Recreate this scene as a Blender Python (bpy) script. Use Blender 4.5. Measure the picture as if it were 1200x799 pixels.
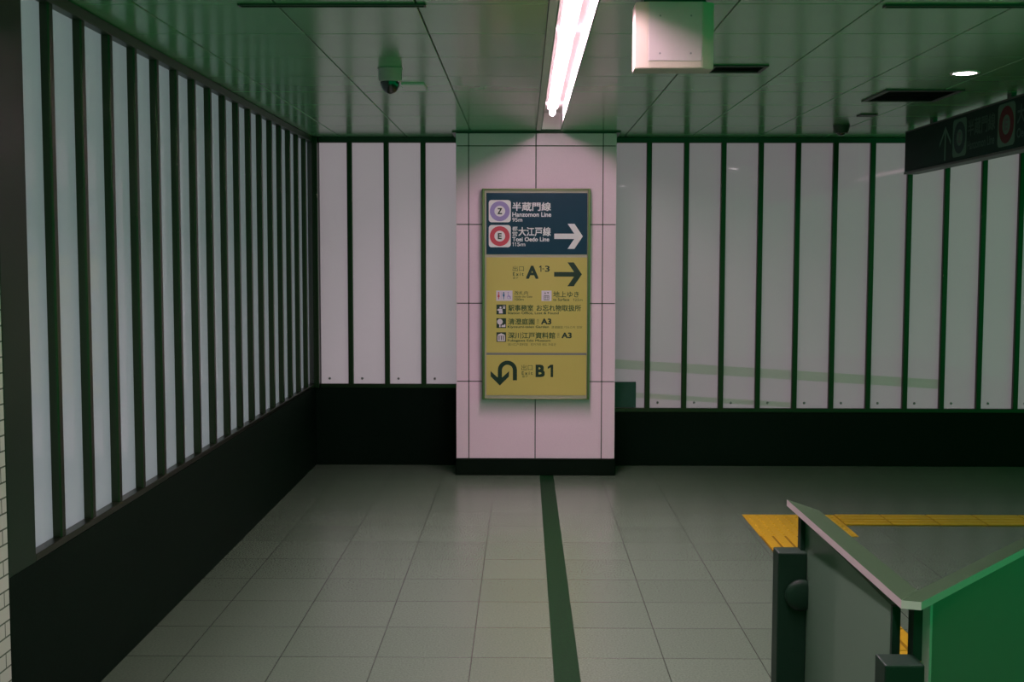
import bpy, bmesh, math, random
from mathutils import Vector, Matrix

for o in list(bpy.data.objects):
    bpy.data.objects.remove(o)
SC = bpy.context.scene
COL = SC.collection
random.seed(4)

# ------------------------------------------------------------------ camera
cam_d = bpy.data.cameras.new('camera')
cam_d.sensor_width = 36.0
cam_d.lens = 1388.0 / 1200.0 * 36.0
cam_d.clip_start = 0.05
cam = bpy.data.objects.new('camera', cam_d)
COL.objects.link(cam)
PITCH, YAW, ROLL = math.radians(4.137), math.radians(-0.568), math.radians(0.09)
fwd = Vector((math.sin(YAW) * math.cos(PITCH), math.cos(YAW) * math.cos(PITCH), -math.sin(PITCH)))
rgt = Vector((math.cos(YAW), -math.sin(YAW), 0))
upv = rgt.cross(fwd)
r2 = rgt * math.cos(ROLL) + upv * math.sin(ROLL)
u2 = upv * math.cos(ROLL) - rgt * math.sin(ROLL)
mw = Matrix((r2, u2, -fwd)).transposed().to_4x4()
mw.translation = Vector((0, 0, 1.675))
cam.matrix_world = mw
SC.camera = cam

# ------------------------------------------------------------------ world, exposure
SC.view_settings.view_transform = 'Standard'
SC.view_settings.look = 'None'
SC.view_settings.gamma = 1.0
SC.view_settings.exposure = 0.0
SC.view_settings.use_curve_mapping = False
SC.cycles.use_denoising = True
SC.cycles.max_bounces = 10
SC.cycles.diffuse_bounces = 6
SC.cycles.glossy_bounces = 5
SC.cycles.caustics_reflective = False
SC.cycles.caustics_refractive = False
SC.cycles.sample_clamp_indirect = 4.0

world = bpy.data.worlds.new('green_ambient_fill')
SC.world = world
world.use_nodes = True
bg = world.node_tree.nodes['Background']
bg.inputs[0].default_value = (0.0, 0.56, 0.16, 1)  # green ambient fill, added to tint the dim areas green
bg.inputs[1].default_value = 1.15

TUBE_COLOUR = (1.0, 0.66, 0.80)
TUBE_POWER = 84.0
TROUGH_WATTS = 19.0      # per metre of trough, thrown down by the reflector behind the tube
DOWN_POWER = 22.0

# ------------------------------------------------------------------ materials
def mat(name, base, rough=0.5, metal=0.0, coat=0.0, spec=0.5, emit=None, estr=0.0, noise=None, coat_rough=0.05):
    m = bpy.data.materials.new(name)
    m.use_nodes = True
    nt = m.node_tree
    b = nt.nodes['Principled BSDF']
    b.inputs['Base Color'].default_value = (*base, 1)
    b.inputs['Roughness'].default_value = rough
    b.inputs['Metallic'].default_value = metal
    b.inputs['Coat Weight'].default_value = coat
    b.inputs['Coat Roughness'].default_value = coat_rough
    b.inputs['Specular IOR Level'].default_value = spec
    if emit:
        b.inputs['Emission Color'].default_value = (*emit, 1)
        b.inputs['Emission Strength'].default_value = estr
    if noise:
        scale, amount = noise
        tc = nt.nodes.new('ShaderNodeTexCoord')
        n = nt.nodes.new('ShaderNodeTexNoise')
        n.inputs['Scale'].default_value = scale
        n.inputs['Detail'].default_value = 3
        mr = nt.nodes.new('ShaderNodeMapRange')
        mr.inputs['From Min'].default_value = 0.3
        mr.inputs['From Max'].default_value = 0.7
        mr.inputs['To Min'].default_value = 1 - amount
        mr.inputs['To Max'].default_value = 1 + amount
        mx = nt.nodes.new('ShaderNodeVectorMath')
        mx.operation = 'SCALE'
        mx.inputs[0].default_value = base
        nt.links.new(tc.outputs['Object'], n.inputs['Vector'])
        nt.links.new(n.outputs['Fac'], mr.inputs['Value'])
        nt.links.new(mr.outputs['Result'], mx.inputs['Scale'])
        nt.links.new(mx.outputs['Vector'], b.inputs['Base Color'])
    return m

def floor_material():
    m = bpy.data.materials.new('floor_tiles')
    m.use_nodes = True
    nt = m.node_tree
    b = nt.nodes['Principled BSDF']
    tc = nt.nodes.new('ShaderNodeTexCoord')
    mp = nt.nodes.new('ShaderNodeMapping')
    mp.inputs['Location'].default_value = (-0.1877 + 8.0 + 0.002, -4.837 + 8.0 + 0.002, 0)
    br = nt.nodes.new('ShaderNodeTexBrick')
    br.offset = 0.0
    br.squash = 1.0
    br.inputs['Scale'].default_value = 1.0
    br.inputs['Brick Width'].default_value = 0.4
    br.inputs['Row Height'].default_value = 0.4
    br.inputs['Mortar Size'].default_value = 0.0028
    br.inputs['Mortar Smooth'].default_value = 0.3
    br.inputs['Bias'].default_value = 0.0
    br.inputs['Color1'].default_value = (0.088, 0.138, 0.090, 1)
    br.inputs['Color2'].default_value = (0.099, 0.151, 0.101, 1)
    br.inputs['Mortar'].default_value = (0.03, 0.05, 0.03, 1)
    n = nt.nodes.new('ShaderNodeTexNoise')
    n.inputs['Scale'].default_value = 120
    n.inputs['Detail'].default_value = 4
    mr = nt.nodes.new('ShaderNodeMapRange')
    mr.inputs['From Min'].default_value = 0.3
    mr.inputs['From Max'].default_value = 0.7
    mr.inputs['To Min'].default_value = 0.82
    mr.inputs['To Max'].default_value = 1.18
    vm = nt.nodes.new('ShaderNodeVectorMath')
    vm.operation = 'SCALE'
    nt.links.new(tc.outputs['Object'], mp.inputs['Vector'])
    nt.links.new(mp.outputs['Vector'], br.inputs['Vector'])
    nt.links.new(tc.outputs['Object'], n.inputs['Vector'])
    nt.links.new(n.outputs['Fac'], mr.inputs['Value'])
    nt.links.new(br.outputs['Color'], vm.inputs[0])
    nt.links.new(mr.outputs['Result'], vm.inputs['Scale'])
    nt.links.new(vm.outputs['Vector'], b.inputs['Base Color'])
    b.inputs['Roughness'].default_value = 0.27
    b.inputs['Specular IOR Level'].default_value = 0.65
    return m

def brick_tile_material():
    m = bpy.data.materials.new('small_white_wall_tiles')
    m.use_nodes = True
    nt = m.node_tree
    b = nt.nodes['Principled BSDF']
    tc = nt.nodes.new('ShaderNodeTexCoord')
    sx = nt.nodes.new('ShaderNodeSeparateXYZ')
    cx = nt.nodes.new('ShaderNodeCombineXYZ')
    br = nt.nodes.new('ShaderNodeTexBrick')
    br.inputs['Scale'].default_value = 1.0
    br.inputs['Brick Width'].default_value = 0.10
    br.inputs['Row Height'].default_value = 0.05
    br.inputs['Mortar Size'].default_value = 0.003
    br.inputs['Color1'].default_value = (0.55, 0.56, 0.5, 1)
    br.inputs['Color2'].default_value = (0.6, 0.6, 0.55, 1)
    br.inputs['Mortar'].default_value = (0.12, 0.14, 0.11, 1)
    nt.links.new(tc.outputs['Object'], sx.inputs[0])
    nt.links.new(sx.outputs['Y'], cx.inputs['X'])
    nt.links.new(sx.outputs['Z'], cx.inputs['Y'])
    nt.links.new(cx.outputs[0], br.inputs['Vector'])
    nt.links.new(br.outputs['Color'], b.inputs['Base Color'])
    b.inputs['Roughness'].default_value = 0.25
    return m

def frosted_material(name, base, through):
    m = bpy.data.materials.new(name)
    m.use_nodes = True
    nt = m.node_tree
    b = nt.nodes['Principled BSDF']
    b.inputs['Base Color'].default_value = (*base, 1)
    b.inputs['Roughness'].default_value = 0.4
    b.inputs['Coat Weight'].default_value = 0.4
    b.inputs['Coat Roughness'].default_value = 0.08
    t = nt.nodes.new('ShaderNodeBsdfTranslucent')
    t.inputs['Color'].default_value = (*base, 1)
    mx = nt.nodes.new('ShaderNodeMixShader')
    mx.inputs[0].default_value = through
    out = nt.nodes['Material Output']
    nt.links.new(b.outputs[0], mx.inputs[1])
    nt.links.new(t.outputs[0], mx.inputs[2])
    nt.links.new(mx.outputs[0], out.inputs['Surface'])
    return m

M = {}
M['floor'] = floor_material()
M['inlay'] = mat('dark_green_stone', (0.0035, 0.026, 0.007), 0.5, spec=0.06, noise=(90, 0.25))
M['ceiling'] = mat('ceiling_panel_enamel', (0.135, 0.40, 0.175), 0.2, spec=0.6, noise=(1.3, 0.05))
M['ceil_gap'] = mat('ceiling_gap', (0.05, 0.09, 0.06), 0.6)
M['granite'] = mat('black_granite', (0.0015, 0.007, 0.0035), 0.6, spec=0.06, noise=(140, 0.4))
M['frame'] = mat('dark_bronze_metal', (0.040, 0.048, 0.030), 0.32, metal=0.85)
M['frame_dull'] = mat('dark_bronze_paint', (0.022, 0.035, 0.022), 0.4)
M['stile'] = mat('dark_stile_paint', (0.006, 0.022, 0.010), 0.4, spec=0.25)
M['glass'] = mat('backlit_frosted_glass', (0.33, 0.32, 0.33), 0.5, coat=0.6, coat_rough=0.03, emit=(1.0, 0.75, 0.93), estr=0.125)
M['glass_cool'] = mat('cool_backlit_frosted_glass', (0.30, 0.36, 0.38), 0.5, coat=0.6, coat_rough=0.03, emit=(0.86, 0.90, 1.06), estr=0.125)
M['glass_warm'] = mat('warm_backlit_frosted_glass', (0.36, 0.37, 0.37), 0.5, coat=0.6, coat_rough=0.03, emit=(1.0, 0.80, 0.92), estr=0.21)
M['glass_band'] = mat('pale_green_band', (0.30, 0.315, 0.29), 0.5, coat=0.6, coat_rough=0.03, emit=(0.85, 0.84, 0.74), estr=0.085)  # for strips that imitate soft shapes in the frosted glass
M['dot'] = mat('grey_fixing', (0.22, 0.23, 0.23), 0.5)
M['backing'] = mat('backing_board', (0.3, 0.3, 0.3), 0.8)
M['walltile'] = brick_tile_material()
M['tile'] = mat('glazed_pinkish_tile', (0.93, 0.69, 0.83), 0.32, noise=(160, 0.03))
M['grout'] = mat('dark_grout', (0.03, 0.04, 0.03), 0.8)
M['black'] = mat('black_stone', (0.002, 0.006, 0.003), 0.5, spec=0.08)
M['steel'] = mat('brushed_steel', (0.42, 0.45, 0.40), 0.38, metal=0.9)
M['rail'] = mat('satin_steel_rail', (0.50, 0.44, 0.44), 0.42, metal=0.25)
M['rail_top'] = mat('rail_top_dark_reflection', (0.020, 0.048, 0.020), 0.4, spec=0.22)  # handrail top colour holds its dark ceiling reflection; sides stay lighter
M['post'] = mat('black_powder_coat', (0.003, 0.016, 0.008), 0.5, spec=0.2)
M['pane'] = frosted_material('green_frosted_glass', (0.115, 0.205, 0.14), 0.35)
M['yellow'] = mat('yellow_tactile_resin', (0.50, 0.335, 0.010), 0.5, spec=0.3, noise=(60, 0.06))
M['yellow_base'] = mat('darker_yellow_resin', (0.23, 0.145, 0.008), 0.6, spec=0.2)  # darker yellow of the plate between the ribs
M['sign_frame'] = mat('olive_bronze_frame', (0.16, 0.20, 0.09), 0.32, metal=0.7)
M['sign_lip'] = mat('pale_inner_lip', (0.45, 0.42, 0.33), 0.4)
M['navy'] = mat('navy_sign_face', (0.002, 0.040, 0.070), 0.45, spec=0.2)
M['yellow_face'] = mat('yellow_sign_face', (0.56, 0.47, 0.125), 0.35)
M['white'] = mat('white_print', (0.86, 0.82, 0.85), 0.4)
M['ink'] = mat('black_green_print', (0.006, 0.022, 0.016), 0.4)
M['ink_soft'] = mat('green_black_print', (0.03, 0.07, 0.02), 0.4)
M['purple'] = mat('purple_line_print', (0.34, 0.26, 0.58), 0.4)
M['red'] = mat('red_line_print', (0.60, 0.05, 0.09), 0.4)
M['blue'] = mat('blue_print', (0.02, 0.16, 0.34), 0.4)
M['grey'] = mat('grey_print', (0.20, 0.20, 0.21), 0.4)
M['lilac'] = mat('pale_lilac_print', (0.72, 0.64, 0.76), 0.4)
M['dim_navy'] = mat('shaded_hanging_sign_face', (0.0005, 0.022, 0.014), 0.5, spec=0.06)  # hanging sign colours hold the shade of its unlit face
M['dim_white'] = mat('shaded_white_print', (0.07, 0.16, 0.11), 0.5, spec=0.1)
M['dim_text'] = mat('shaded_grey_print', (0.03, 0.075, 0.055), 0.5, spec=0.1)
M['dim_red'] = mat('shaded_red_print', (0.075, 0.006, 0.008), 0.5, spec=0.1)
M['dim_purple'] = mat('shaded_purple_print', (0.010, 0.035, 0.035), 0.5, spec=0.1)
M['white_metal'] = mat('white_enamel', (0.78, 0.76, 0.74), 0.4)
M['cream'] = mat('cream_enamel', (0.72, 0.66, 0.55), 0.4)
M['box_enamel'] = mat('box_enamel', (0.46, 0.41, 0.41), 0.45, spec=0.3)
M['box_side'] = mat('box_side_enamel', (0.46, 0.41, 0.34), 0.45, spec=0.3)
M['camera_enamel'] = mat('grey_white_enamel', (0.36, 0.36, 0.33), 0.45, spec=0.3)
M['lens'] = mat('smoked_dome', (0.004, 0.010, 0.007), 0.08, coat=0.6)
M['dark_plastic'] = mat('dark_plastic', (0.03, 0.05, 0.035), 0.5)
M['teal'] = mat('dark_teal_patch', (0.008, 0.060, 0.050), 0.5)
M['tube'] = mat('fluorescent_tube', (1, 1, 1), 0.5, emit=TUBE_COLOUR, estr=TUBE_POWER)
M['tube_dim'] = mat('dim_fluorescent_tube', (1, 1, 1), 0.5, emit=TUBE_COLOUR, estr=18.0)  # weaker tubes of the second trough, dimmed to keep that side dark
M['lamp'] = mat('downlight_lens', (1, 1, 1), 0.5, emit=(1.0, 0.84, 0.9), estr=DOWN_POWER)

# ------------------------------------------------------------------ mesh helpers
def B():
    return bmesh.new()

def box(bm, x0, x1, y0, y1, z0, z1, mi=0, bevel=0.0):
    vs = [bm.verts.new(p) for p in ((x0, y0, z0), (x1, y0, z0), (x1, y1, z0), (x0, y1, z0),
                                    (x0, y0, z1), (x1, y0, z1), (x1, y1, z1), (x0, y1, z1))]
    fs = [bm.faces.new([vs[i] for i in f]) for f in
          ((0, 3, 2, 1), (4, 5, 6, 7), (0, 1, 5, 4), (1, 2, 6, 5), (2, 3, 7, 6), (3, 0, 4, 7))]
    if bevel > 0:
        es = list({e for f in fs for e in f.edges})
        r = bmesh.ops.bevel(bm, geom=es, offset=bevel, segments=2, affect='EDGES', profile=0.5)
        fs = list({f for q in r['faces'] for v in q.verts for f in v.link_faces})
    for f in fs:
        if f.is_valid:
            f.material_index = mi

def prism(bm, pts, axis, a0, a1, mi=0):
    """polygon pts (u, v) extruded along axis from a0 to a1; u, v are the other two axes in order"""
    def P(u, v, a):
        return {'x': (a, u, v), 'y': (u, a, v), 'z': (u, v, a)}[axis]
    lo = [bm.verts.new(P(u, v, a0)) for u, v in pts]
    hi = [bm.verts.new(P(u, v, a1)) for u, v in pts]
    n = len(pts)
    fs = [bm.faces.new(lo), bm.faces.new(hi)]
    for i in range(n):
        fs.append(bm.faces.new((lo[i], lo[(i + 1) % n], hi[(i + 1) % n], hi[i])))
    for f in fs:
        f.material_index = mi
    bmesh.ops.recalc_face_normals(bm, faces=fs)

def lathe(bm, prof, cx, cy, n=32, mi=0, smooth=True):
    """prof: list of (radius, z)"""
    rings = []
    for r, z in prof:
        if r < 1e-6:
            rings.append([bm.verts.new((cx, cy, z))])
        else:
            rings.append([bm.verts.new((cx + r * math.cos(2 * math.pi * i / n), cy + r * math.sin(2 * math.pi * i / n), z)) for i in range(n)])
    fs = []
    for a, b in zip(rings, rings[1:]):
        for i in range(n):
            j = (i + 1) % n
            if len(a) == 1 and len(b) == 1:
                continue
            if len(a) == 1:
                fs.append(bm.faces.new((a[0], b[i], b[j])))
            elif len(b) == 1:
                fs.append(bm.faces.new((a[i], b[0], a[j])))
            else:
                fs.append(bm.faces.new((a[i], a[j], b[j], b[i])))
    for f in fs:
        f.material_index = mi
        f.smooth = smooth
    bmesh.ops.recalc_face_normals(bm, faces=fs)

def rod(bm, p0, p1, r, n=16, mi=0, cap=True):
    p0, p1 = Vector(p0), Vector(p1)
    d = (p1 - p0).normalized()
    a = d.orthogonal().normalized()
    b = d.cross(a)
    R0 = [bm.verts.new(p0 + r * (a * math.cos(2 * math.pi * i / n) + b * math.sin(2 * math.pi * i / n))) for i in range(n)]
    R1 = [bm.verts.new(v.co + (p1 - p0)) for v in R0]
    fs = []
    for i in range(n):
        f = bm.faces.new((R0[i], R0[(i + 1) % n], R1[(i + 1) % n], R1[i]))
        f.smooth = True
        fs.append(f)
    if cap:
        fs += [bm.faces.new(R0), bm.faces.new(R1)]
    for f in fs:
        f.material_index = mi
    bmesh.ops.recalc_face_normals(bm, faces=fs)

def obj(name, bm, m, parent=None):
    me = bpy.data.meshes.new(name)
    bm.to_mesh(me)
    bm.free()
    for k in (m if isinstance(m, (list, tuple)) else [m]):
        me.materials.append(M[k])
    o = bpy.data.objects.new(name, me)
    COL.objects.link(o)
    if parent is not None:
        o.parent = parent
        o.matrix_parent_inverse = world_of(parent).inverted()
    return o

def world_of(o):
    m = Matrix.LocRotScale(o.location, o.rotation_euler, o.scale)
    if o.parent is not None:
        return world_of(o.parent) @ o.matrix_parent_inverse @ m
    return m

def tag(o, label, cat, group=None):
    o['label'] = label
    o['category'] = cat
    if group:
        o['group'] = group
    return o

def thing(name, label, cat, loc, group=None):
    o = bpy.data.objects.new(name, None)
    o.empty_display_size = 0.1
    o.location = loc
    COL.objects.link(o)
    return tag(o, label, cat, group)

def struct_root(name, loc):
    o = bpy.data.objects.new(name, None)
    o.location = loc
    COL.objects.link(o)
    o['kind'] = 'structure'
    return o

def struct(name, bm, m):
    o = obj(name, bm, m)
    o['kind'] = 'structure'
    return o

def copy_tree(o, parent=None):
    c = o.copy()
    COL.objects.link(c)
    if parent is not None:
        c.parent = parent
    for ch in list(o.children):
        copy_tree(ch, c)
    return c

# ------------------------------------------------------------------ room sizes (metres; camera stands over the origin)
CEIL = 2.60
XL, YB, XR, YN = -1.66, 9.38, 6.4, -1.0
TRX0, TRX1 = 0.13, 0.268         # lamp trough in the ceiling
T2X0, T2X1 = 4.03, 4.168

# floor
bm = B()
box(bm, -1.9, XR + 0.1, YN, YB + 0.2, -0.12, 0.0)
floor = struct('floor', bm, 'floor')
bm = B()
box(bm, 0.123, 0.2285, YN, 8.94, -0.01, 0.0012)
obj('inlay_strip', bm, 'inlay', floor)

# ceiling: enamelled panels with open joints under a dark backing, in three sections split by the lamp troughs
lefts = [(-1.70, -1.443), (-1.437, -0.923), (-0.917, -0.403), (-0.397, 0.088)]
mids = [(TRX1 + 0.006, 0.780)]
x = 0.786
while x < 3.9:
    mids.append((x, min(x + 0.514, T2X0 - 0.006)))
    x += 0.52
rights = [(T2X1 + 0.006, 4.42)]
x = 4.426
while x < XR:
    rights.append((x, x + 0.514))
    x += 0.52
for cols, bx0, bx1 in ((lefts, -1.9, TRX0 - 0.006), (mids, TRX1 + 0.005, T2X0 - 0.005), (rights, T2X1 + 0.005, XR + 0.1)):
    bm = B()
    for (x0, x1) in cols:
        for k in range(-9, 9):
            y0 = 4.455 + 0.588 * k
            y1 = min(y0 + 0.5825, YB + 0.05)
            box(bm, x0, x1, y0, y1, CEIL, CEIL + 0.012, bevel=0.0022)
    ceil = struct('ceiling', bm, 'ceiling')
    bm = B()
    box(bm, bx0, bx1, YN, YB + 0.2, CEIL + 0.006, CEIL + 0.3)
    obj('backing', bm, 'ceil_gap', ceil)
    if bx0 < 0:
        bm = B()
        box(bm, 0.092, TRX0 - 0.0055, YN, 8.86, CEIL - 0.001, CEIL + 0.004)
        obj('edge_trim', bm, 'white_metal', ceil)

# walls
SILL_L, SILL_B, SILL_R = 0.630, 0.620, 0.432
bm = B()
box(bm, -1.95, XL, 3.74, YB + 0.2, 0.0, SILL_L)
wall_left = struct('wall_left', bm, 'granite')
bm = B()
box(bm, -1.95, -1.73, 3.74, YB + 0.2, SILL_L, CEIL + 0.2)
obj('backing', bm, 'backing', wall_left)
bm = B()
box(bm, -1.95, XL + 0.002, YN, 3.735, 0.0, CEIL)
obj('tile_cladding', bm, 'walltile', wall_left)

bm = B()
box(bm, XL, -0.50, YB, YB + 0.25, 0.0, SILL_B)
box(bm, 0.69, XR, YB, YB + 0.25, 0.0, SILL_R)
wall_back = struct('wall_back', bm, 'granite')
bm = B()
box(bm, -1.73, 0.1, YB + 0.07, YB + 0.25, SILL_B, CEIL + 0.2)
box(bm, 0.1, XR, YB + 0.07, YB + 0.25, SILL_R, CEIL + 0.2)
obj('backing', bm, 'backing', wall_back)


# ------------------------------------------------------------------ glazed screens
TOP = 2.556
def mullion_bm(axis, c, face, depth, z0, z1, w=0.042):
    """a bevelled bar; axis 'x': runs on the left wall (face is its room side), 'y': on the back wall"""
    b = B()
    if axis == 'x':
        box(b, face - depth, face, c - w / 2, c + w / 2, z0, z1, bevel=0.006)
    else:
        box(b, c - w / 2, c + w / 2, face, face + depth, z0, z1, bevel=0.006)
    return b

# window_1: the long left screen
w1 = struct_root('window_1', (XL, 6.5, SILL_L))
GXL = -1.70
y_bars = [4.225 + 0.305 * k for k in range(17)]
edges = [3.955] + y_bars + [9.345]
for k in range(len(edges) - 1):
    a = edges[k] + (0.004 if k else 0.0)
    b_ = edges[k + 1] - 0.004
    bm = B()
    box(bm, GXL - 0.012, GXL, a, b_, SILL_L + 0.012, TOP + 0.02)
    obj('glass_panel', bm, 'glass_cool', w1)
for yb in y_bars:
    obj('mullion', mullion_bm('x', yb, -1.667, 0.05, SILL_L + 0.02, TOP + 0.01), 'frame', w1)
bm = B()
box(bm, -1.73, XL + 0.002, 3.74, 3.955, SILL_L + 0.001, CEIL - 0.002, bevel=0.004)
obj('end_stile', bm, 'stile', w1)
bm = B()
box(bm, -1.73, XL, 3.956, YB - 0.001, SILL_L + 0.001, SILL_L + 0.026, bevel=0.003)
obj('sill_rail', bm, 'frame', w1)
bm = B()
box(bm, -1.73, XL, 3.956, YB - 0.001, TOP, CEIL - 0.002, bevel=0.003)
obj('top_rail', bm, 'frame_dull', w1)
bm = B()
box(bm, -1.665, -1.622, YB - 0.045, YB + 0.03, SILL_B + 0.002, CEIL - 0.002, bevel=0.004)
obj('corner_post', bm, 'frame', w1)

def back_window(name, x0, x1, bars, sill, z_sill_top, ybar, w, glass):
    root = struct_root(name, ((x0 + x1) / 2, YB, sill))
    eds = [x0] + bars + [x1]
    for k in range(len(eds) - 1):
        a, b_ = eds[k] + 0.004, eds[k + 1] - 0.004
        bm = B()
        box(bm, a, b_, YB + 0.030, YB + 0.042, sill + 0.012, TOP + 0.02)
        p = obj('glass_panel', bm, glass, root)
        bm = B()
        left = a + (0.017 if k else 0.0)
        lathe(bm, [(0.0, 0.0), (0.009, 0.0), (0.010, 0.0015), (0.010, 0.003)], 0, 0, 14)
        bmesh.ops.rotate(bm, verts=bm.verts, cent=(0, 0, 0), matrix=Matrix.Rotation(math.radians(-90), 3, 'X'))
        bmesh.ops.translate(bm, verts=bm.verts, vec=(left + 0.065, YB + 0.0272, sill + 0.072))
        obj('fixing_dot', bm, 'dot', p)
    for c in bars:
        obj('mullion', mullion_bm('y', c, ybar, 0.04, sill + 0.02, TOP + 0.01, w), 'frame', root)
    bm = B()
    box(bm, x0, x1, YB - 0.004, YB + 0.06, sill + 0.001, z_sill_top, bevel=0.003)
    obj('sill_rail', bm, 'frame', root)
    bm = B()
    box(bm, x0, x1, YB - 0.004, YB + 0.06, TOP, CEIL - 0.002, bevel=0.003)
    obj('top_rail', bm, 'frame_dull', root)
    return root

w2 = back_window('window_2', -1.620, -0.512, [-1.376, -1.0855, -0.7955], SILL_B, 0.652, YB - 0.003, 0.041, 'glass_warm')
w3 = back_window('window_3', 0.694, XR, [0.983 + 0.2920 * k for k in range(19)], SILL_R, 0.464, YB - 0.003, 0.042, 'glass')
# two pale green strips added for blurred shapes seen in the right screen, sinking to the right
for (xa, za, xb, zb, hh) in ((0.70, 0.815, 3.25, 0.66, 0.075), (0.70, 0.575, 2.1, 0.49, 0.04)):
    for k in range(9):
        a = (0.70 if k == 0 else 0.983 + 0.292 * (k - 1) + 0.022)
        b_ = 0.983 + 0.292 * k - 0.022
        if b_ > xb + 0.1:
            break
        za_ = za + (zb - za) * (a - xa) / (xb - xa)
        zb_ = za + (zb - za) * (b_ - xa) / (xb - xa)
        bm = B()
        prism(bm, [(a, za_ - hh / 2), (b_, zb_ - hh / 2), (b_, zb_ + hh / 2), (a, za_ + hh / 2)], 'y', YB + 0.0288, YB + 0.0299)
        obj('blur_band', bm, 'glass_band', w3)

# ------------------------------------------------------------------ pillar
PX0, PX1, PYF = -0.511, 0.692, 8.945
pil = thing('pillar', 'square pillar clad in large pale pink glazed tiles on a black plinth', 'pillar', (0.09, 9.15, 0))
bm = B()
box(bm, PX0 + 0.006, PX1 - 0.006, PYF + 0.006, YB + 0.04, 0.12, CEIL - 0.006)
obj('core', bm, 'grout', pil)
bm = B()
xs = [PX0, -0.416, 0.0885, 0.592, PX1]
zs = [0.128, 0.720, 1.313, 1.906, 2.492, CEIL - 0.012]
g = 0.0035
for i in range(4):
    for j in range(5):
        a, b_ = xs[i] + (g if i else 0), xs[i + 1] - (g if i < 3 else 0)
        box(bm, a, b_, PYF, PYF + 0.012, zs[j] + g, zs[j + 1] - g, bevel=0.0015)
for j in range(5):
    for (ya, yb) in ((PYF + 0.014, 9.18), (9.187, YB - 0.005)):
        box(bm, PX0, PX0 + 0.012, ya, yb, zs[j] + g, zs[j + 1] - g, bevel=0.0015)
        box(bm, PX1 - 0.012, PX1, ya, yb, zs[j] + g, zs[j + 1] - g, bevel=0.0015)
obj('tile_cladding', bm, 'tile', pil)
bm = B()
box(bm, PX0 - 0.004, PX1 + 0.006, PYF - 0.006, YB - 0.001, 0.0015, 0.126, bevel=0.004)
obj('plinth', bm, 'black', pil)
bm = B()
box(bm, PX0 - 0.03, PX1 + 0.03, PYF - 0.015, YB - 0.006, CEIL - 0.011, CEIL - 0.001)
struct('trim_1', bm, 'frame_dull')

# ------------------------------------------------------------------ printing helpers for the signs
def text_mesh(body, bold=0.0):
    cu = bpy.data.curves.new('lettering', 'FONT')
    cu.body = body
    cu.resolution_u = 3
    cu.offset = bold
    cu.fill_mode = 'FRONT'
    t = bpy.data.objects.new('lettering', cu)
    COL.objects.link(t)
    bpy.context.view_layer.update()
    me = bpy.data.meshes.new_from_object(t.evaluated_get(bpy.context.evaluated_depsgraph_get()))
    bpy.data.objects.remove(t)
    return me

class Board:
    """a sign face: design grid (u right, v down) laid on a plane; unit is the grid's size in metres"""
    def __init__(s, origin, right, down, normal, unit):
        s.o, s.r, s.d, s.n, s.u = Vector(origin), Vector(right), Vector(down), Vector(normal), unit
    def at(s, u, v, lift):
        return s.o + s.r * (u * s.u) + s.d * (v * s.u) + s.n * lift
    def poly(s, bm, pts, l0, l1, mi=0):
        lo = [bm.verts.new(s.at(u, v, l0)) for u, v in pts]
        hi = [bm.verts.new(s.at(u, v, l1)) for u, v in pts]
        n = len(pts)
        fs = [bm.faces.new(lo), bm.faces.new(hi)]
        for i in range(n):
            fs.append(bm.faces.new((lo[i], lo[(i + 1) % n], hi[(i + 1) % n], hi[i])))
        for f in fs:
            f.material_index = mi
        bmesh.ops.recalc_face_normals(bm, faces=fs)
    def ring(s, bm, cu, cv, r0, r1, l0, l1, mi=0, n=40):
        for i in range(n):
            a, b = 2 * math.pi * i / n, 2 * math.pi * (i + 1) / n
            s.poly(bm, [(cu + r0 * math.cos(a), cv + r0 * math.sin(a)), (cu + r1 * math.cos(a), cv + r1 * math.sin(a)),
                        (cu + r1 * math.cos(b), cv + r1 * math.sin(b)), (cu + r0 * math.cos(b), cv + r0 * math.sin(b))], l0, l1, mi)
    def disc(s, bm, cu, cv, r, l0, l1, mi=0, n=32, ry=None):
        ry = ry or r
        s.poly(bm, [(cu + r * math.cos(2 * math.pi * i / n), cv + ry * math.sin(2 * math.pi * i / n)) for i in range(n)], l0, l1, mi)
    def one(s, bm, u0, v0, u1, v1, lift, wt=0.36):
        w, h = u1 - u0, v1 - v0
        lo = [bm.verts.new(s.at(u0 + x * w, v0 + y * h, lift)) for x, y in
              ((1 - wt, 1), (1, 1), (1, 0), (1 - wt, 0), (0, 0.17), (0, 0.34), (1 - wt, 0.22))]
        bm.faces.new((lo[0], lo[1], lo[2], lo[6]))
        bm.faces.new((lo[6], lo[2], lo[3]))
        bm.faces.new((lo[5], lo[6], lo[3], lo[4]))
    def text(s, bm, body, u0, v0, u1, v1, lift, bold=0.0, mi=0):
        me = text_mesh(body)
        vs = [v.co.copy() for v in me.vertices]
        x0, x1 = min(v.x for v in vs), max(v.x for v in vs)
        y0, y1 = min(v.y for v in vs), max(v.y for v in vs)
        polys = [list(p.vertices) for p in me.polygons]
        bpy.data.meshes.remove(me)
        kx, ky = (u1 - u0) / (x1 - x0), (v1 - v0) / (y1 - y0)
        du, dv = bold * kx, bold * ky            # heavier strokes: the glyphs struck again a hair aside
        hits = [(-du, -dv), (du, -dv), (-du, dv), (du, dv), (0, 0)] if bold > 0 else [(0, 0)]
        for q, (au, av) in enumerate(hits):
            nv = [bm.verts.new(s.at(u0 + du + (c.x - x0) * ((u1 - u0 - 2 * du) / (x1 - x0)) + au,
                                    v1 - dv - (c.y - y0) * ((v1 - v0 - 2 * dv) / (y1 - y0)) + av, lift + q * 0.00004)) for c in vs]
            for p in polys:
                try:
                    f = bm.faces.new([nv[i] for i in p])
                    f.material_index = mi
                except ValueError:
                    pass

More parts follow.
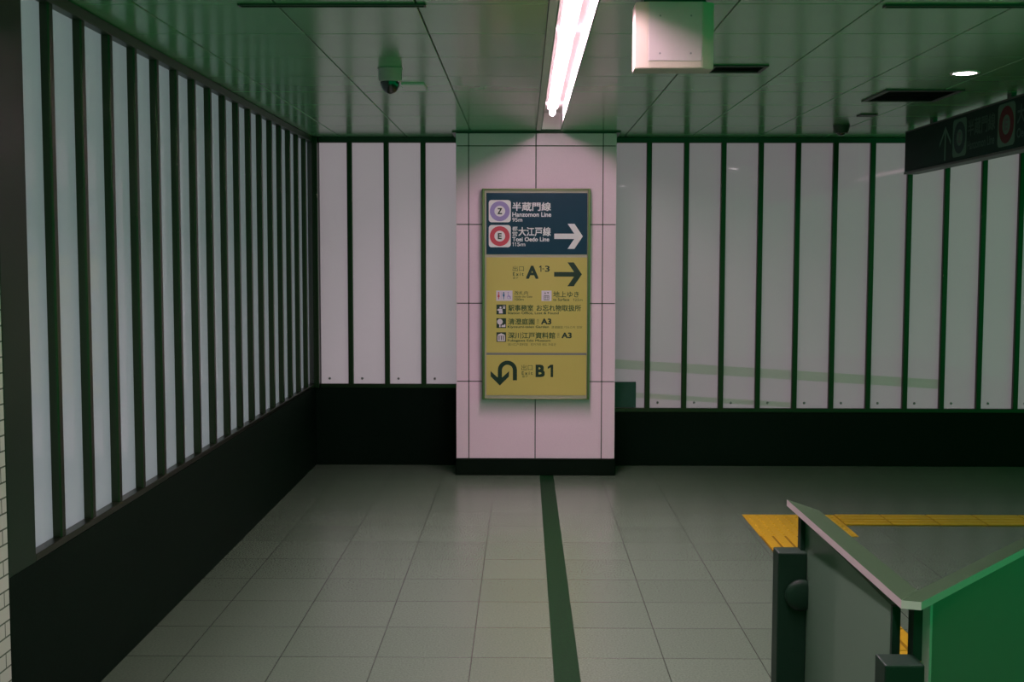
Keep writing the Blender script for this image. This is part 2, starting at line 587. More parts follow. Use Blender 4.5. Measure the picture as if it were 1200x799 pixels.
def rrect(u0, v0, u1, v1, r, n=6):
    pts = []
    for cu, cv, a0 in ((u1 - r, v0 + r, -90), (u1 - r, v1 - r, 0), (u0 + r, v1 - r, 90), (u0 + r, v0 + r, 180)):
        for k in range(n + 1):
            a = math.radians(a0 + 90 * k / n)
            pts.append((cu + r * math.cos(a), cv + r * math.sin(a)))
    return pts

# ------------------------------------------------------------------ wayfinding sign on the pillar
SF = 8.888                                           # plane of the printed faces
ws = thing('wayfinding_sign', 'tall framed station sign in navy and yellow mounted on the tiled pillar', 'sign', (0.09, PYF, 0.58))
# grid unit 6.4 mm; u from the left edge of the printed face, v from its top
SB = Board((-0.2807, SF, 2.139), (1, 0, 0), (0, 0, -1), (0, -1, 0), 0.0064)
W_, H_ = 117.7, 237.0
bm = B()
fx0, fx1, fz0, fz1 = -0.313, 0.4955, 0.590, 2.1715
t = 0.020
box(bm, fx0, fx0 + t, SF - 0.012, PYF - 0.001, fz0, fz1, bevel=0.005)
box(bm, fx1 - t, fx1, SF - 0.012, PYF - 0.001, fz0, fz1, bevel=0.005)
box(bm, fx0 + t - 0.003, fx1 - t + 0.003, SF - 0.011, PYF - 0.001, fz1 - 0.012, fz1 - 0.0005, bevel=0.003)
box(bm, fx0 + t - 0.003, fx1 - t + 0.003, SF - 0.011, PYF - 0.001, fz0 + 0.0005, fz0 + 0.010, bevel=0.003)
obj('frame', bm, 'sign_frame', ws)
bm = B()
box(bm, fx0 + t - 0.002, fx1 - t + 0.002, SF + 0.0035, PYF - 0.002, fz0 + 0.008, fz1 - 0.011)
o = obj('backing_panel', bm, 'sign_lip', ws)
o['label'] = 'pale inner border'

def face_panel(name, v0, v1, m):
    bm = B()
    SB.poly(bm, [(0, v0), (W_, v0), (W_, v1), (0, v1)], -0.004, 0.0)
    return obj(name, bm, m, ws)

hp = face_panel('header_panel', 0, 71.3, 'navy')
hp['label'] = 'navy panel with two subway lines'
ep = face_panel('exit_panel', 75.0, 186.8, 'yellow_face')
ep['label'] = 'large yellow panel with exits and places'
bp = face_panel('lower_panel', 189.4, 237.0, 'yellow_face')
bp['label'] = 'small yellow panel pointing back to exit B1'
bm = B()
SB.poly(bm, [(0, 186.8), (W_, 186.8), (W_, 189.4), (0, 189.4)], -0.004, 0.0006)
obj('divider', bm, 'grey', ws)

L1, L2, L3 = 0.0007, 0.0012, 0.0018
def badge(board, parent, cu, cv, half, ro, ri, letter, mw_, mr_, mk_, lab, lw, lh):
    bm = B()
    board.poly(bm, rrect(cu - half, cv - half, cu + half, cv + half, half * 0.26), 0.0, L1)
    b = obj('line_badge', bm, mw_, parent)
    b['label'] = lab
    bm = B()
    board.ring(bm, cu, cv, ri, ro, L1, L2)
    obj('ring', bm, mr_, b)
    bm = B()
    board.text(bm, letter, cu - lw, cv - lh, cu + lw, cv + lh, L3, 0.03)
    obj('letter', bm, mk_, b)
    return b
badge(SB, ws, 15.6, 21.2, 12.9, 11.6, 6.3, 'Z', 'white', 'purple', 'ink', 'white badge with purple ring and letter Z', 2.7, 3.6)
badge(SB, ws, 15.6, 50.2, 12.9, 11.6, 6.3, 'E', 'white', 'red', 'ink', 'white badge with red ring and letter E', 2.3, 3.6)

def lettering(parent, m, items, lab=None):
    bm = B()
    for (body, u0, v0, u1, v1, bold) in items:
        if body == '1':
            SB.one(bm, u0 - 570, v0 - 226, u1 - 570, v1 - 226, L1, bold)
            continue
        SB.text(bm, body, u0 - 570, v0 - 226, u1 - 570, v1 - 226, L1, bold)
    o = obj('lettering', bm, m, parent)
    if lab:
        o['label'] = lab
    return o

lettering(hp, 'white', [('半蔵門線', 600.2, 236.8, 645.2, 247.0, 0.02), ('Hanzomon Line', 600.2, 248.3, 645.6, 253.7, 0.025), ('95m', 600.2, 254.7, 611.9, 259.4, 0.01)], 'white name of the Z line')
lettering(hp, 'white', [('都', 600.2, 265.0, 606.3, 270.2, 0.01), ('営', 600.2, 270.9, 606.3, 276.2, 0.01), ('大江戸線', 607.3, 265.6, 645.2, 276.1, 0.02), ('Toei Oedo Line', 600.2, 277.2, 643.4, 282.3, 0.025), ('1', 600.4, 283.4, 601.9, 287.9, 0.45), ('1', 603.2, 283.4, 604.7, 287.9, 0.45), ('5m', 606.0, 283.4, 615.4, 287.9, 0.01)], 'white name of the E line')

def right_arrow(u0, u1, v0, v1, sh, hw):
    """shaft half-height sh; hw horizontal width of each chevron arm"""
    vc = (v0 + v1) / 2
    hx = u1 - (vc - v0) - hw * 0.40            # left corner of the upper arm
    k = (u1 - (hx + hw)) / (vc - v0)
    return [(u0, vc - sh), (u1 - k * sh - hw, vc - sh), (hx, v0), (hx + hw, v0), (u1, vc),
            (hx + hw, v1), (hx, v1), (u1 - k * sh - hw, vc + sh), (u0, vc + sh)]
bm = B()
SB.poly(bm, right_arrow(79.2, 112.6, 35.7, 64.9, 3.1, 8.0), 0.0, L1)
obj('arrow', bm, 'white', hp)
bm = B()
SB.poly(bm, right_arrow(79.2, 111.8, 80.6, 108.6, 2.7, 7.4), 0.0, L1)
obj('arrow', bm, 'ink', ep)

lettering(ep, 'ink', [('A', 616.4, 310.6, 631.0, 325.9, 0.03), ('1', 631.8, 310.6, 634.4, 317.7, 0.42), ('-', 635.4, 313.8, 637.6, 314.7, 0.0), ('3', 638.6, 310.6, 644.0, 317.7, 0.015)], 'large exit number')
lettering(ep, 'ink_soft', [('出口', 600.7, 311.0, 613.8, 317.0, 0), ('E x i t', 601.0, 318.3, 613.5, 322.5, 0.02), ('출구', 601.0, 323.4, 607.2, 326.2, 0)], 'small exit caption')
lettering(ep, 'ink_soft', [('改札内', 602.9, 340.2, 618.7, 344.8, 0.005), ('Inside the Gate', 602.9, 345.5, 623.7, 347.9, 0.01), ('1', 602.9, 348.7, 603.9, 351.4, 0.5), ('00m', 604.7, 348.7, 613.8, 351.4, 0.01)], 'caption of the toilet sign')
lettering(ep, 'ink_soft', [('地上ゆき', 648.3, 340.4, 678.4, 347.5, 0.01), ('to Surface', 648.2, 348.5, 667.2, 351.8, 0.015), ('1', 671.8, 348.9, 672.8, 351.8, 0.5), ('25m', 673.7, 348.9, 682.6, 351.8, 0)], 'caption of the lift sign')
lettering(ep, 'ink_soft', [('駅事務室', 595.6, 356.3, 625.0, 363.8, 0.018), ('お忘れ物取扱所', 628.8, 356.3, 681.0, 363.8, 0.018), ('Station Office, Lost & Found', 595.0, 364.6, 654.8, 367.9, 0.02)], 'caption of the station office')
lettering(ep, 'ink_soft', [('清澄庭園', 595.6, 372.4, 626.6, 379.8, 0.018), ('出', 629.2, 372.8, 631.6, 375.8, 0), ('口', 629.4, 376.4, 631.4, 378.8, 0), ('Kiyosumi-teien Garden', 595.0, 380.8, 643.3, 384.4, 0.02)], 'caption of the garden')
lettering(ep, 'ink_soft', [('清澄庭园', 646.5, 381.2, 659.5, 384.0, 0)], 'tiny Chinese caption of the garden')
lettering(ep, 'ink_soft', [('기요스미 정원', 660.9, 381.2, 682.2, 384.0, 0)], 'tiny Korean caption of the garden')
lettering(ep, 'ink', [('A3', 634.2, 372.4, 646.2, 379.3, 0.03)], 'bold exit number A3 of the garden')
lettering(ep, 'ink', [('A3', 658.3, 388.8, 670.2, 395.6, 0.03)], 'bold exit number A3 of the museum')
lettering(ep, 'ink_soft', [('深川江戸資料館', 595.6, 388.6, 650.8, 396.1, 0.018), ('出', 653.3, 389.0, 655.7, 392.0, 0), ('口', 653.5, 392.6, 655.5, 395.0, 0), ('Fukagawa Edo Museum', 595.0, 397.0, 645.5, 400.4, 0.02)], 'caption of the museum')
lettering(ep, 'ink_soft', [('深川江户资料馆', 595.1, 401.4, 618.5, 404.6, 0)], 'tiny Chinese caption of the museum')
lettering(ep, 'ink_soft', [('후카가와 에도 자료관', 622.0, 401.4, 651.8, 404.6, 0)], 'tiny Korean caption of the museum')
lettering(bp, 'ink', [('B', 627.9, 426.8, 638.8, 441.5, 0.035), ('1', 642.2, 426.8, 648.6, 441.5, 0.46)], 'large exit number')
lettering(bp, 'ink_soft', [('出口', 611.3, 426.8, 624.3, 433.6, 0), ('E x i t', 611.7, 434.8, 624.3, 438.8, 0.02), ('출구', 612.0, 439.3, 618.7, 442.0, 0)], 'small exit caption')

# pictograms
def pictogram(u0, v0, u1, v1, m0, draw, lab):
    bm = B()
    u0, u1, v0, v1 = u0 - 570, u1 - 570, v0 - 226, v1 - 226
    SB.poly(bm, [(u0, v0), (u1, v0), (u1, v1), (u0, v1)], 0.0, L1)
    draw(bm, u0, v0, u1 - u0, v1 - v0)
    o = obj('pictogram', bm, m0, ep)
    o['label'] = lab

def P(bm, u0, v0, w, h, pts, mi, l=L2):
    SB.poly(bm, [(u0 + x * w, v0 + y * h) for x, y in pts], L1, l, mi)

def d_toilets(bm, u0, v0, w, h):
    SB.disc(bm, u0 + .15 * w, v0 + .22 * h, .9, L1, L2, 1, 16)
    P(bm, u0, v0, w, h, [(.12, .32), (.18, .32), (.225, .62), (.18, .62), (.17, .86), (.13, .86), (.12, .62), (.075, .62)], 1)
    P(bm, u0, v0, w, h, [(.30, .15), (.315, .15), (.315, .86), (.30, .86)], 3)
    SB.disc(bm, u0 + .46 * w, v0 + .22 * h, .9, L1, L2, 2, 16)
    P(bm, u0, v0, w, h, [(.40, .32), (.52, .32), (.52, .56), (.49, .58), (.48, .86), (.44, .86), (.43, .58), (.40, .56)], 2)
    SB.ring(bm, u0 + .78 * w, v0 + .64 * h, 1.7, 2.2, L1, L2, 3, 20)
    SB.disc(bm, u0 + .74 * w, v0 + .2 * h, .7, L1, L2, 3, 16)
    P(bm, u0, v0, w, h, [(.72, .3), (.755, .3), (.775, .56), (.86, .56), (.92, .80), (.89, .82), (.835, .64), (.735, .64)], 3, L3)
pictogram(581.5, 339.7, 600.5, 351.8, ['lilac', 'red', 'blue', 'purple'], d_toilets, 'white square with red and blue toilet figures and wheelchair')

def d_lift(bm, u0, v0, w, h):
    P(bm, u0, v0, w, h, [(.24, .46), (.76, .46), (.76, .92), (.24, .92)], 1)
    for c in (.36, .5, .64):
        SB.disc(bm, u0 + c * w, v0 + .58 * h, .65, L2, L3, 0, 12)
        P(bm, u0, v0, w, h, [(c - .05, .66), (c + .05, .66), (c + .05, .86), (c - .05, .86)], 0, L3)
    P(bm, u0, v0, w, h, [(.36, .12), (.46, .32), (.26, .32)], 1)
    P(bm, u0, v0, w, h, [(.54, .14), (.74, .14), (.64, .34)], 1)
pictogram(634.6, 339.7, 646.4, 351.8, ['lilac', 'grey'], d_lift, 'white square with lift symbol')

def d_office(bm, u0, v0, w, h):
    SB.disc(bm, u0 + .42 * w, v0 + .29 * h, 1.2, L1, L2, 1, 16)
    P(bm, u0, v0, w, h, [(.26, .42), (.60, .42), (.66, .9), (.24, .9), (.27, .66), (.08, .58), (.08, .48)], 1)
    P(bm, u0, v0, w, h, [(.68, .10), (.90, .10), (.90, .42), (.68, .42)], 1)
    P(bm, u0, v0, w, h, [(.74, .12), (.84, .12), (.84, .26), (.74, .26)], 0, L3)
pictogram(581.8, 356.2, 593.1, 367.7, ['ink', 'lilac'], d_office, 'black square with station office figure')

def d_garden(bm, u0, v0, w, h):
    SB.disc(bm, u0 + .36 * w, v0 + .36 * h, 3.3, L1, L2, 1, 20)
    P(bm, u0, v0, w, h, [(.31, .6), (.41, .6), (.43, .92), (.29, .92)], 1)
    P(bm, u0, v0, w, h, [(.50, .90), (.56, .66), (.70, .74), (.84, .60), (.93, .64), (.93, .90)], 1)
pictogram(581.8, 372.2, 593.1, 383.7, ['ink', 'lilac'], d_garden, 'black square with tree symbol')

def d_museum(bm, u0, v0, w, h):
    P(bm, u0, v0, w, h, [(.5, .10), (.88, .27), (.88, .36), (.12, .36), (.12, .27)], 1)
    for c in (.17, .39, .61, .83):
        P(bm, u0, v0, w, h, [(c - .065, .38), (c + .065, .38), (c + .065, .82), (c - .065, .82)], 1)
    P(bm, u0, v0, w, h, [(.10, .82), (.90, .82), (.90, .92), (.10, .92)], 1)
pictogram(581.8, 388.7, 593.1, 400.0, ['ink', 'lilac'], d_museum, 'black square with columned museum symbol')

# U-turn arrow of the lower panel
bm = B()
uc, vc = 594.75 - 570, 433.4 - 226
ro, ri = 11.3, 6.4
pts = []
for k in range(17):
    a = math.radians(180 + 180 * k / 16)
    pts.append((uc + ro * math.cos(a), vc + ro * math.sin(a)))
pts += [(uc + ro, 445.4 - 226), (uc + ri, 445.4 - 226)]
for k in range(17):
    a = math.radians(0 - 180 * k / 16)
    pts.append((uc + ri * math.cos(a), vc + ri * math.sin(a)))
pts += [(588.3 - 570, 442.2 - 226), (596.8 - 570, 434.4 - 226), (596.6 - 570, 440.8 - 226), (585.8 - 570, 451.6 - 226),
        (575.0 - 570, 440.8 - 226), (574.9 - 570, 434.4 - 226), (583.4 - 570, 442.2 - 226)]
SB.poly(bm, pts, 0.0, L1)
obj('arrow', bm, 'ink', bp)

# ------------------------------------------------------------------ balustrade in front on the right
bal = thing('glass_balustrade', 'steel railed balustrade with green frosted glass panes meeting at a corner', 'balustrade', (0.65, 2.0, 0))
ZR0, ZR1 = 1.085, 1.100
corner_o, corner_i = Vector((0.634, 1.955)), Vector((0.680, 2.013))
far_o, far_i = Vector((0.6235, 2.775)), Vector((0.670, 2.655))
dir2 = Vector((0.662, 0.749)).normalized()
end_i, end_o = corner_i + dir2 * 1.25, corner_o + Vector((0.030, -0.010)) + dir2 * 1.25
def darken_top(bm):
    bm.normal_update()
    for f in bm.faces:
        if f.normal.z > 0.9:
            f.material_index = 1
c2o = corner_o + Vector((0.030, -0.010))
bm = B()
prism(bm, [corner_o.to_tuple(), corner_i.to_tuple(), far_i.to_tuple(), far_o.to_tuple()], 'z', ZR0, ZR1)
darken_top(bm)
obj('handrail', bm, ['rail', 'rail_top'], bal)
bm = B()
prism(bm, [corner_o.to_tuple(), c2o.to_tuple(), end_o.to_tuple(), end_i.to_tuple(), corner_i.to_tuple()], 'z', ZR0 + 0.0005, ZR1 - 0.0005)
darken_top(bm)
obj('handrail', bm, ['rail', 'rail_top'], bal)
# panes
def slab(bm, p, q, th, z0, z1):
    d = (q - p).normalized()
    n = Vector((-d.y, d.x)) * th / 2
    prism(bm, [tuple(p + n), tuple(q + n), tuple(q - n), tuple(p - n)], 'z', z0, z1)
bm = B()
slab(bm, Vector((0.647, 2.030)), Vector((0.6535, 2.700)), 0.012, 0.09, 1.068)
o = obj('glass_pane', bm, 'pane', bal)
bm = B()
p2 = Vector((0.704, 2.022))
slab(bm, p2, p2 + dir2 * 1.12, 0.012, 0.09, 1.075)
obj('glass_pane', bm, 'pane', bal)
bm = B()
slab(bm, p2 - dir2 * 0.012, p2 - dir2 * 0.001, 0.014, 0.09, 1.076)
obj('pane_edge', bm, 'rail', bal)
bm = B()
slab(bm, Vector((0.6468, 2.018)), Vector((0.6469, 2.029)), 0.014, 0.09, 1.07)
obj('pane_edge', bm, 'post', bal)
# posts: short square boxes carrying thin flat stanchions
def bal_post(cx, cy, sx, sy, zt, clamp=None):
    bm = B()
    box(bm, cx - 0.033, cx + 0.033, cy - 0.029, cy + 0.029, 0.001, zt, bevel=0.003)
    p = obj('post', bm, 'post', bal)
    bm = B()
    box(bm, sx - 0.0075, sx + 0.0075, sy - 0.014, sy + 0.014, zt - 0.01, ZR0 + 0.001)
    obj('stanchion', bm, 'post', p)
    if clamp:
        bm = B()
        rod(bm, (clamp[0], clamp[1], clamp[2]), (clamp[0] + 0.012, clamp[1], clamp[2]), 0.020, 24)
        obj('clamp', bm, 'post', p)
bal_post(0.614, 2.690, 0.6445, 2.700, 1.0)
bal_post(0.632, 1.950, 0.6685, 1.985, 1.0)
bm = B()
pe = p2 + dir2 * 1.16
box(bm, pe.x - 0.033, pe.x + 0.033, pe.y - 0.029, pe.y + 0.029, 0.001, 1.0, bevel=0.003)
p = obj('post', bm, 'post', bal)
bm = B()
box(bm, pe.x - 0.0075, pe.x + 0.0075, pe.y - 0.014, pe.y + 0.014, 0.99, ZR0 + 0.001)
obj('stanchion', bm, 'post', p)
# rounded clamp that holds the left pane to the far post
bm = B()
lathe(bm, [(0.0, 0.0), (0.024, 0.0), (0.034, 0.003), (0.037, 0.008), (0.034, 0.013), (0.024, 0.016), (0.0, 0.016)], 0, 0, 28)
bmesh.ops.rotate(bm, verts=bm.verts, cent=(0, 0, 0), matrix=Matrix.Rotation(math.radians(90), 3, 'X'))
bmesh.ops.translate(bm, verts=bm.verts, vec=(0.632, 2.6605, 0.905))
obj('clamp', bm, 'post', bal)

# ------------------------------------------------------------------ tactile paving
BS = 0.2955
def warning_block():
    bm = B()
    box(bm, -BS / 2 + 0.001, BS / 2 - 0.001, -BS / 2 + 0.001, BS / 2 - 0.001, 0.0, 0.003)
    for i in range(5):
        for j in range(5):
            lathe(bm, [(0.0, 0.008), (0.007, 0.008), (0.0105, 0.003)], (i - 2) * 0.058, (j - 2) * 0.058, 10)
    return bm
def guide_block(along):
    bm = B()
    box(bm, -BS / 2 + 0.001, BS / 2 - 0.001, -BS / 2 + 0.001, BS / 2 - 0.001, 0.0, 0.003)
    for i in range(4):
        c = (i - 1.5) * 0.074
        if along == 'y':
            box(bm, c - 0.029, c + 0.029, -0.143, 0.143, 0.003, 0.008, 1, bevel=0.0015)
        else:
            box(bm, -0.143, 0.143, c - 0.029, c + 0.029, 0.003, 0.008, 1, bevel=0.0015)
    return bm
WX, WY = 1.415 + BS / 2, 6.995 + BS / 2
GRP = 'yellow tactile paving blocks'
ORD = ['first', 'second', 'third', 'fourth', 'fifth', 'sixth', 'seventh', 'eighth', 'ninth', 'tenth', 'eleventh', 'twelfth']
first = None
corners = {(0, 0): 'next to the near ribbed row', (1, 0): 'between both ribbed rows', (0, 1): 'at the outer far corner', (1, 1): 'next to the far ribbed row'}
for (i, j), nm in corners.items():
    if first is None:
        first = obj('tactile_block', warning_block(), 'yellow')
        o = first
    else:
        o = first.copy()
        COL.objects.link(o)
    o.location = (WX + i * BS, WY + j * BS, 0.0005)
    tag(o, 'yellow dotted tactile block, in the square of four, %s' % nm, 'tactile paving', GRP)
gx = obj('tactile_block', guide_block('x'), ['yellow_base', 'yellow'])
for k in range(12):
    o = gx if k == 0 else gx.copy()
    if k:
        COL.objects.link(o)
    o.location = (WX + (2 + k) * BS, WY + BS, 0.0005)
    tag(o, 'yellow ribbed tactile block, %s from the dotted square along the far glass screen' % ORD[k], 'tactile paving', GRP)
gy = obj('tactile_block', guide_block('y'), ['yellow_base', 'yellow'])
for k in range(8):
    o = gy if k == 0 else gy.copy()
    if k:
        COL.objects.link(o)
    o.location = (WX, WY - (1 + k) * BS, 0.0005)
    tag(o, 'yellow ribbed tactile block, %s from the dotted square in the row towards the balustrade' % ORD[k], 'tactile paving', GRP)

# ------------------------------------------------------------------ trough lights
def trough(name, label, x0, x1, y_end, tubes, group, watts, tube_m):
    root = thing(name, label, 'ceiling light', ((x0 + x1) / 2, 3.0, CEIL + 0.1), group)
    bm = B()
    zt = CEIL + 0.12
    ys = YN + 0.01
    box(bm, x0 - 0.003, x0, ys, y_end, CEIL, zt)
    box(bm, x1, x1 + 0.003, ys, y_end, CEIL, zt)
    box(bm, x0 - 0.003, x1 + 0.003, ys, y_end, zt, zt + 0.004)
    box(bm, x0, x1, y_end - 0.004, y_end, CEIL, zt)
    obj('channel', bm, 'white_metal', root)
    bm = B()
    box(bm, x0 - 0.003, x1 + 0.003, y_end + 0.0005, YB + 0.05, CEIL + 0.001, zt + 0.004)
    obj('end_cap', bm, 'ceiling', root)
    xc = x0 + 0.062
    for (a, b_) in tubes:
        bm = B()
        box(bm, xc - 0.036, xc + 0.036, a - 0.02, b_ - 0.05, CEIL + 0.068, zt - 0.001, bevel=0.004)
        obj('batten', bm, 'white_metal', root)
        bm = B()
        rod(bm, (xc, a, CEIL + 0.045), (xc, b_, CEIL + 0.045), 0.0165, 20)
        tb = obj('tube', bm, tube_m, root)
        ld = bpy.data.lights.new('tube_glow', 'AREA')
        ld.shape = 'RECTANGLE'
        ld.size, ld.size_y = 0.068, (b_ - a) - 0.1
        ld.energy = watts * (b_ - a)
        ld.color = TUBE_COLOUR
        ld.spread = math.radians(92)
        lo = bpy.data.objects.new('tube_glow', ld)
        COL.objects.link(lo)
        lo.location = (xc, (a + b_) / 2 - 0.02, CEIL + 0.066)
        lo.parent = root
        lo.matrix_parent_inverse = world_of(root).inverted()
        for yy in (a + 0.012, b_ - 0.06):
            bm = B()
            box(bm, xc - 0.022, xc - 0.018, yy - 0.01, yy + 0.01, CEIL + 0.03, CEIL + 0.068)
            box(bm, xc + 0.018, xc + 0.022, yy - 0.01, yy + 0.01, CEIL + 0.03, CEIL + 0.068)
            box(bm, xc - 0.022, xc + 0.022, yy - 0.01, yy + 0.01, CEIL + 0.0625, CEIL + 0.068)
            obj('lampholder', bm, 'grey', root)
    return root
trough('trough_light', 'long bright fluorescent trough light running along the ceiling towards the pillar', TRX0, TRX1, 8.80,
       [(5.62, 8.22), (3.0, 5.56), (0.4, 2.94)], None, TROUGH_WATTS, 'tube')
trough('trough_light', 'fluorescent trough light beyond the hanging sign, seen only as a glass reflection', T2X0, T2X1, 8.1,
       [(4.8, 6.05), (2.1, 4.7)], None, 1.0, 'tube_dim')

# ------------------------------------------------------------------ downlights
def downlight(cx, cy, label):
    root = thing('downlight', label, 'ceiling light', (cx, cy, CEIL), 'round ceiling downlights')
    bm = B()
    lathe(bm, [(0.058, CEIL + 0.001), (0.058, CEIL - 0.004), (0.068, CEIL - 0.005), (0.073, CEIL - 0.001), (0.073, CEIL + 0.001)], cx, cy, 36)
    obj('trim_ring', bm, 'white_metal', root)
    bm = B()
    lathe(bm, [(0.0, CEIL - 0.005), (0.050, CEIL - 0.004), (0.060, CEIL - 0.001)], cx, cy, 36)
    obj('lens', bm, 'lamp', root)
downlight(2.232, 6.105, 'lit round downlight in the ceiling above the hanging dark sign')
downlight(1.32, 2.85, 'lit round downlight seen only as a reflection in the glass beside the pillar')

# ------------------------------------------------------------------ box hanging from the ceiling beside the trough light
BY = 4.30
bx = thing('metal_box', 'white metal box with a screwed cover plate hanging from the ceiling beside the light', 'box', (0.54, BY + 0.05, CEIL))
bm = B()
x0, x1, z0, z1 = 0.397, 0.680, 2.343, 2.578
prism(bm, [(x0, BY + 0.012), (x0 + 0.044, BY), (x1 - 0.044, BY), (x1, BY + 0.026), (x1, BY + 0.13), (x0, BY + 0.13)], 'z', z0, z1)
bmesh.ops.bevel(bm, geom=[e for e in bm.edges], offset=0.003, segments=2, affect='EDGES')
obj('body', bm, 'box_side', bx)
bm = B()
box(bm, x0 + 0.046, x1 - 0.046, BY - 0.003, BY + 0.002, z0 + 0.026, z1 - 0.003, bevel=0.001)
cp = obj('cover_plate', bm, 'box_enamel', bx)
for sx in (0.484, 0.594):
    for sz in (2.395, 2.527):
        bm = B()
        rod(bm, (sx, BY - 0.0055, sz), (sx, BY - 0.002, sz), 0.0035, 14)
        obj('screw', bm, 'grey', cp)
bm = B()
box(bm, x0 + 0.03, x1 - 0.03, BY + 0.02, BY + 0.11, z1 - 0.001, CEIL + 0.002)
obj('bracket', bm, 'frame_dull', bx)

# ------------------------------------------------------------------ dome camera and other ceiling fittings
dc = thing('dome_camera', 'white dome security camera with a smoked dark lens on the ceiling', 'camera', (-0.667, 5.96, CEIL))
cx, cy = -0.667, 5.965
bm = B()
lathe(bm, [(0.0, CEIL + 0.001), (0.062, CEIL + 0.001), (0.0625, CEIL - 0.006), (0.0585, CEIL - 0.0075), (0.0585, CEIL - 0.056), (0.050, CEIL - 0.066), (0.0, CEIL - 0.066)], cx, cy, 40)
obj('housing', bm, 'camera_enamel', dc)
bm = B()
pr = [(0.0485 * math.cos(math.radians(a)), CEIL - 0.066 - 0.060 * math.sin(math.radians(a))) for a in range(0, 91, 10)]
lathe(bm, pr, cx, cy, 40)
obj('dome', bm, 'lens', dc)

bm = B()
box(bm, -0.665, -0.54, 6.46, 6.70, CEIL - 0.010, CEIL + 0.001, bevel=0.003)
o = obj('body', bm, 'white_metal')
o.name = 'ceiling_plate'
tag(o, 'small pale plate on the ceiling just behind the dome camera', 'ceiling fitting')

sn = thing('ceiling_sensor', 'small dark tapered sensor under the ceiling close to the glass screen', 'sensor', (2.25, 8.53, CEIL))
bm = B()
lathe(bm, [(0.0, CEIL + 0.001), (0.058, CEIL + 0.001), (0.058, CEIL - 0.008), (0.046, CEIL - 0.056), (0.0, CEIL - 0.056)], 2.255, 8.53, 32, smooth=False)
obj('housing', bm, 'dark_plastic', sn)
bm = B()
lathe(bm, [(0.030, CEIL - 0.0555), (0.026, CEIL - 0.066), (0.014, CEIL - 0.073), (0.0, CEIL - 0.075)], 2.255, 8.53, 24)
obj('dome', bm, 'lens', sn)

def vent(name, label, x0, x1, y0, y1, slats, frame_m, slat_m, grp, fw=0.03):
    root = thing(name, label, 'vent', ((x0 + x1) / 2, (y0 + y1) / 2, CEIL), grp)
    bm = B()
    box(bm, x0, x0 + fw, y0, y1, CEIL - 0.008, CEIL + 0.002, bevel=0.002)
    box(bm, x1 - fw, x1, y0, y1, CEIL - 0.008, CEIL + 0.002, bevel=0.002)
    box(bm, x0 + fw, x1 - fw, y0, y0 + fw, CEIL - 0.008, CEIL + 0.002, bevel=0.002)
    box(bm, x0 + fw, x1 - fw, y1 - fw, y1, CEIL - 0.008, CEIL + 0.002, bevel=0.002)
    obj('frame', bm, frame_m, root)
    bm = B()
    box(bm, x0 + fw - 0.002, x1 - fw + 0.002, y0 + fw - 0.002, y1 - fw + 0.002, CEIL - 0.001, CEIL + 0.002)
    obj('backing', bm, 'black', root)
    for k in range(slats):
        yy = y0 + fw + (y1 - y0 - 2 * fw) * (k + 0.5) / slats
        bm = B()
        prism(bm, [(yy - 0.008, CEIL - 0.007), (yy - 0.006, CEIL - 0.007), (yy + 0.008, CEIL - 0.001), (yy + 0.006, CEIL - 0.001)], 'x', x0 + fw, x1 - fw)
        obj('slat', bm, slat_m, root)
    return root
vent('ceiling_vent', 'large dark square air vent in the ceiling between downlight and sensor', 2.015, 2.455, 6.70, 7.19, 9, 'dark_plastic', 'dark_plastic', None)
vent('ceiling_vent', 'narrow dark slotted vent in the ceiling next to the white metal box', 0.915, 1.19, 5.85, 6.07, 4, 'dark_plastic', 'dark_plastic', None, 0.02)
vent('ceiling_vent', 'thin dark air slot in the ceiling before the dome camera', -1.06, -0.365, 4.435, 4.475, 1, 'dark_plastic', 'black', None, 0.008)
vent('ceiling_vent', 'thin dark air slot in the ceiling before the lit downlight', 1.33, 2.2, 4.455, 4.495, 1, 'dark_plastic', 'black', None, 0.008)
bm = B()
box(bm, 2.20, 2.31, 7.84, 7.96, CEIL - 0.008, CEIL + 0.001, bevel=0.003)
o = obj('detector', bm, 'dark_plastic')
o.name = 'ceiling_plate'
tag(o, 'tiny dark plate on the ceiling between the square vent and the sensor', 'ceiling fitting')

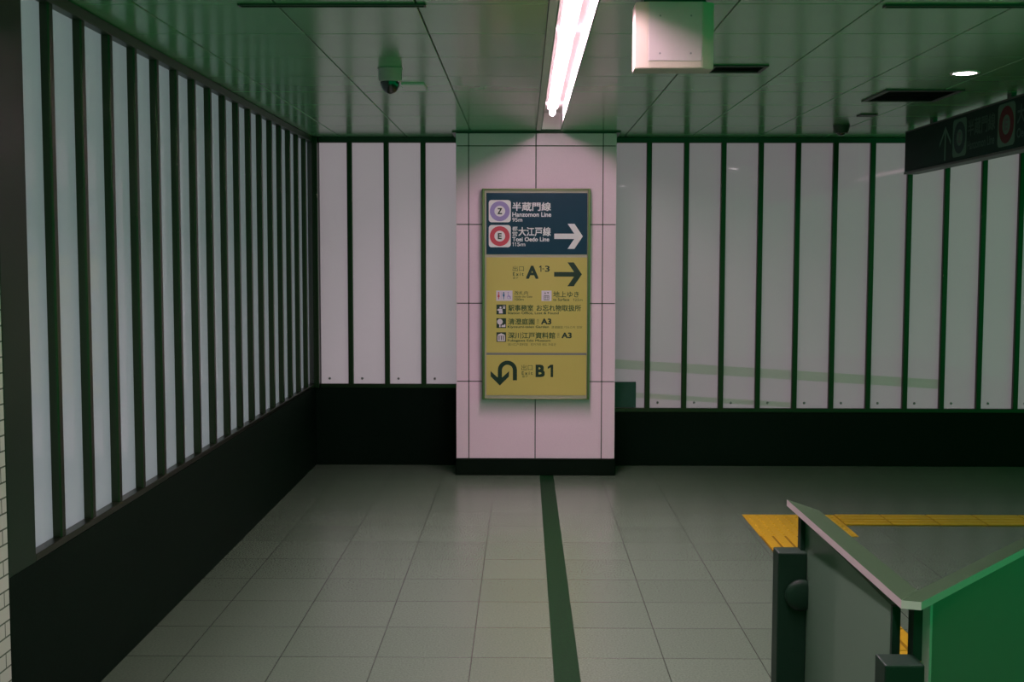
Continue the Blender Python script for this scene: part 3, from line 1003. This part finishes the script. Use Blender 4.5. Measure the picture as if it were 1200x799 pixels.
# ------------------------------------------------------------------ hanging sign on the right
HX = 2.75
hs = thing('hanging_sign', 'long dark navy hanging sign with an upward arrow and a red ring badge', 'sign', (HX + 0.1, 7.2, CEIL))
HY0, HY1, HZ0, HZ1 = 5.2, 8.66, 2.262, 2.560
bm = B()
box(bm, HX, HX + 0.09, HY0, HY1, HZ0 + 0.016, HZ1, bevel=0.004)
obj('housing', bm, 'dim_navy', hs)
bm = B()
box(bm, HX - 0.004, HX + 0.094, HY0 - 0.002, HY1 + 0.002, HZ0, HZ0 + 0.0165, bevel=0.003)
o = obj('bottom_rail', bm, 'frame_dull', hs)
bm = B()
box(bm, HX + 0.0, HX + 0.09, HY0, HY1, HZ1 - 0.0005, HZ1 + 0.010, bevel=0.002)
obj('top_rail', bm, 'frame_dull', hs)
for yy in (8.2, 6.9, 5.6):
    bm = B()
    box(bm, HX + 0.03, HX + 0.06, yy - 0.03, yy + 0.03, HZ1 + 0.009, CEIL + 0.002)
    obj('hanger', bm, 'frame_dull', hs)
HB = Board((HX, HY1, HZ1), (0, -1, 0), (0, 0, -1), (-1, 0, 0), 0.01)   # centimetres
bm = B()
HB.poly(bm, [(82.4, 4.2), (92.8, 14.5), (92.8, 17.0), (83.6, 8.2), (83.6, 26.5), (81.2, 26.5), (81.2, 8.2), (72.0, 17.0), (72.0, 14.5)], 0.0, L1)
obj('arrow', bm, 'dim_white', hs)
badge(HB, hs, 107.8, 13.9, 11.9, 10.0, 5.2, 'Z', 'dim_white', 'dim_purple', 'ink', 'shaded badge with dark ring and letter Z', 2.6, 3.3)
badge(HB, hs, 180.5, 13.7, 12.2, 10.6, 5.6, 'E', 'dim_white', 'dim_red', 'ink', 'shaded badge with red ring and letter E', 2.4, 3.3)
bm = B()
HB.text(bm, '半蔵門線', 121.5, 4.5, 164.5, 15.0, L1, 0.02)
HB.text(bm, 'Hanzomon Line', 121.5, 17.5, 164.0, 23.0, L1, 0.02)
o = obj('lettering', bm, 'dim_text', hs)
o['label'] = 'shaded name of the Z line'
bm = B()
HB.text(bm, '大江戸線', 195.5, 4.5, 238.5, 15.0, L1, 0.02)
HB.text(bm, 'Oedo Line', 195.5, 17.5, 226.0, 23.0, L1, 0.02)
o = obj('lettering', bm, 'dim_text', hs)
o['label'] = 'shaded name of the E line'

# ------------------------------------------------------------------ board added for a dark teal shape blurred in the right screen
bm = B()
box(bm, 0.697, 0.895, YB + 0.008, YB + 0.026, 0.4655, 0.672, bevel=0.004)
o = obj('teal_patch', bm, 'teal')
tag(o, 'dark teal shape blurred in the glass screen beside the pillar, added as a flat patch', 'patch')
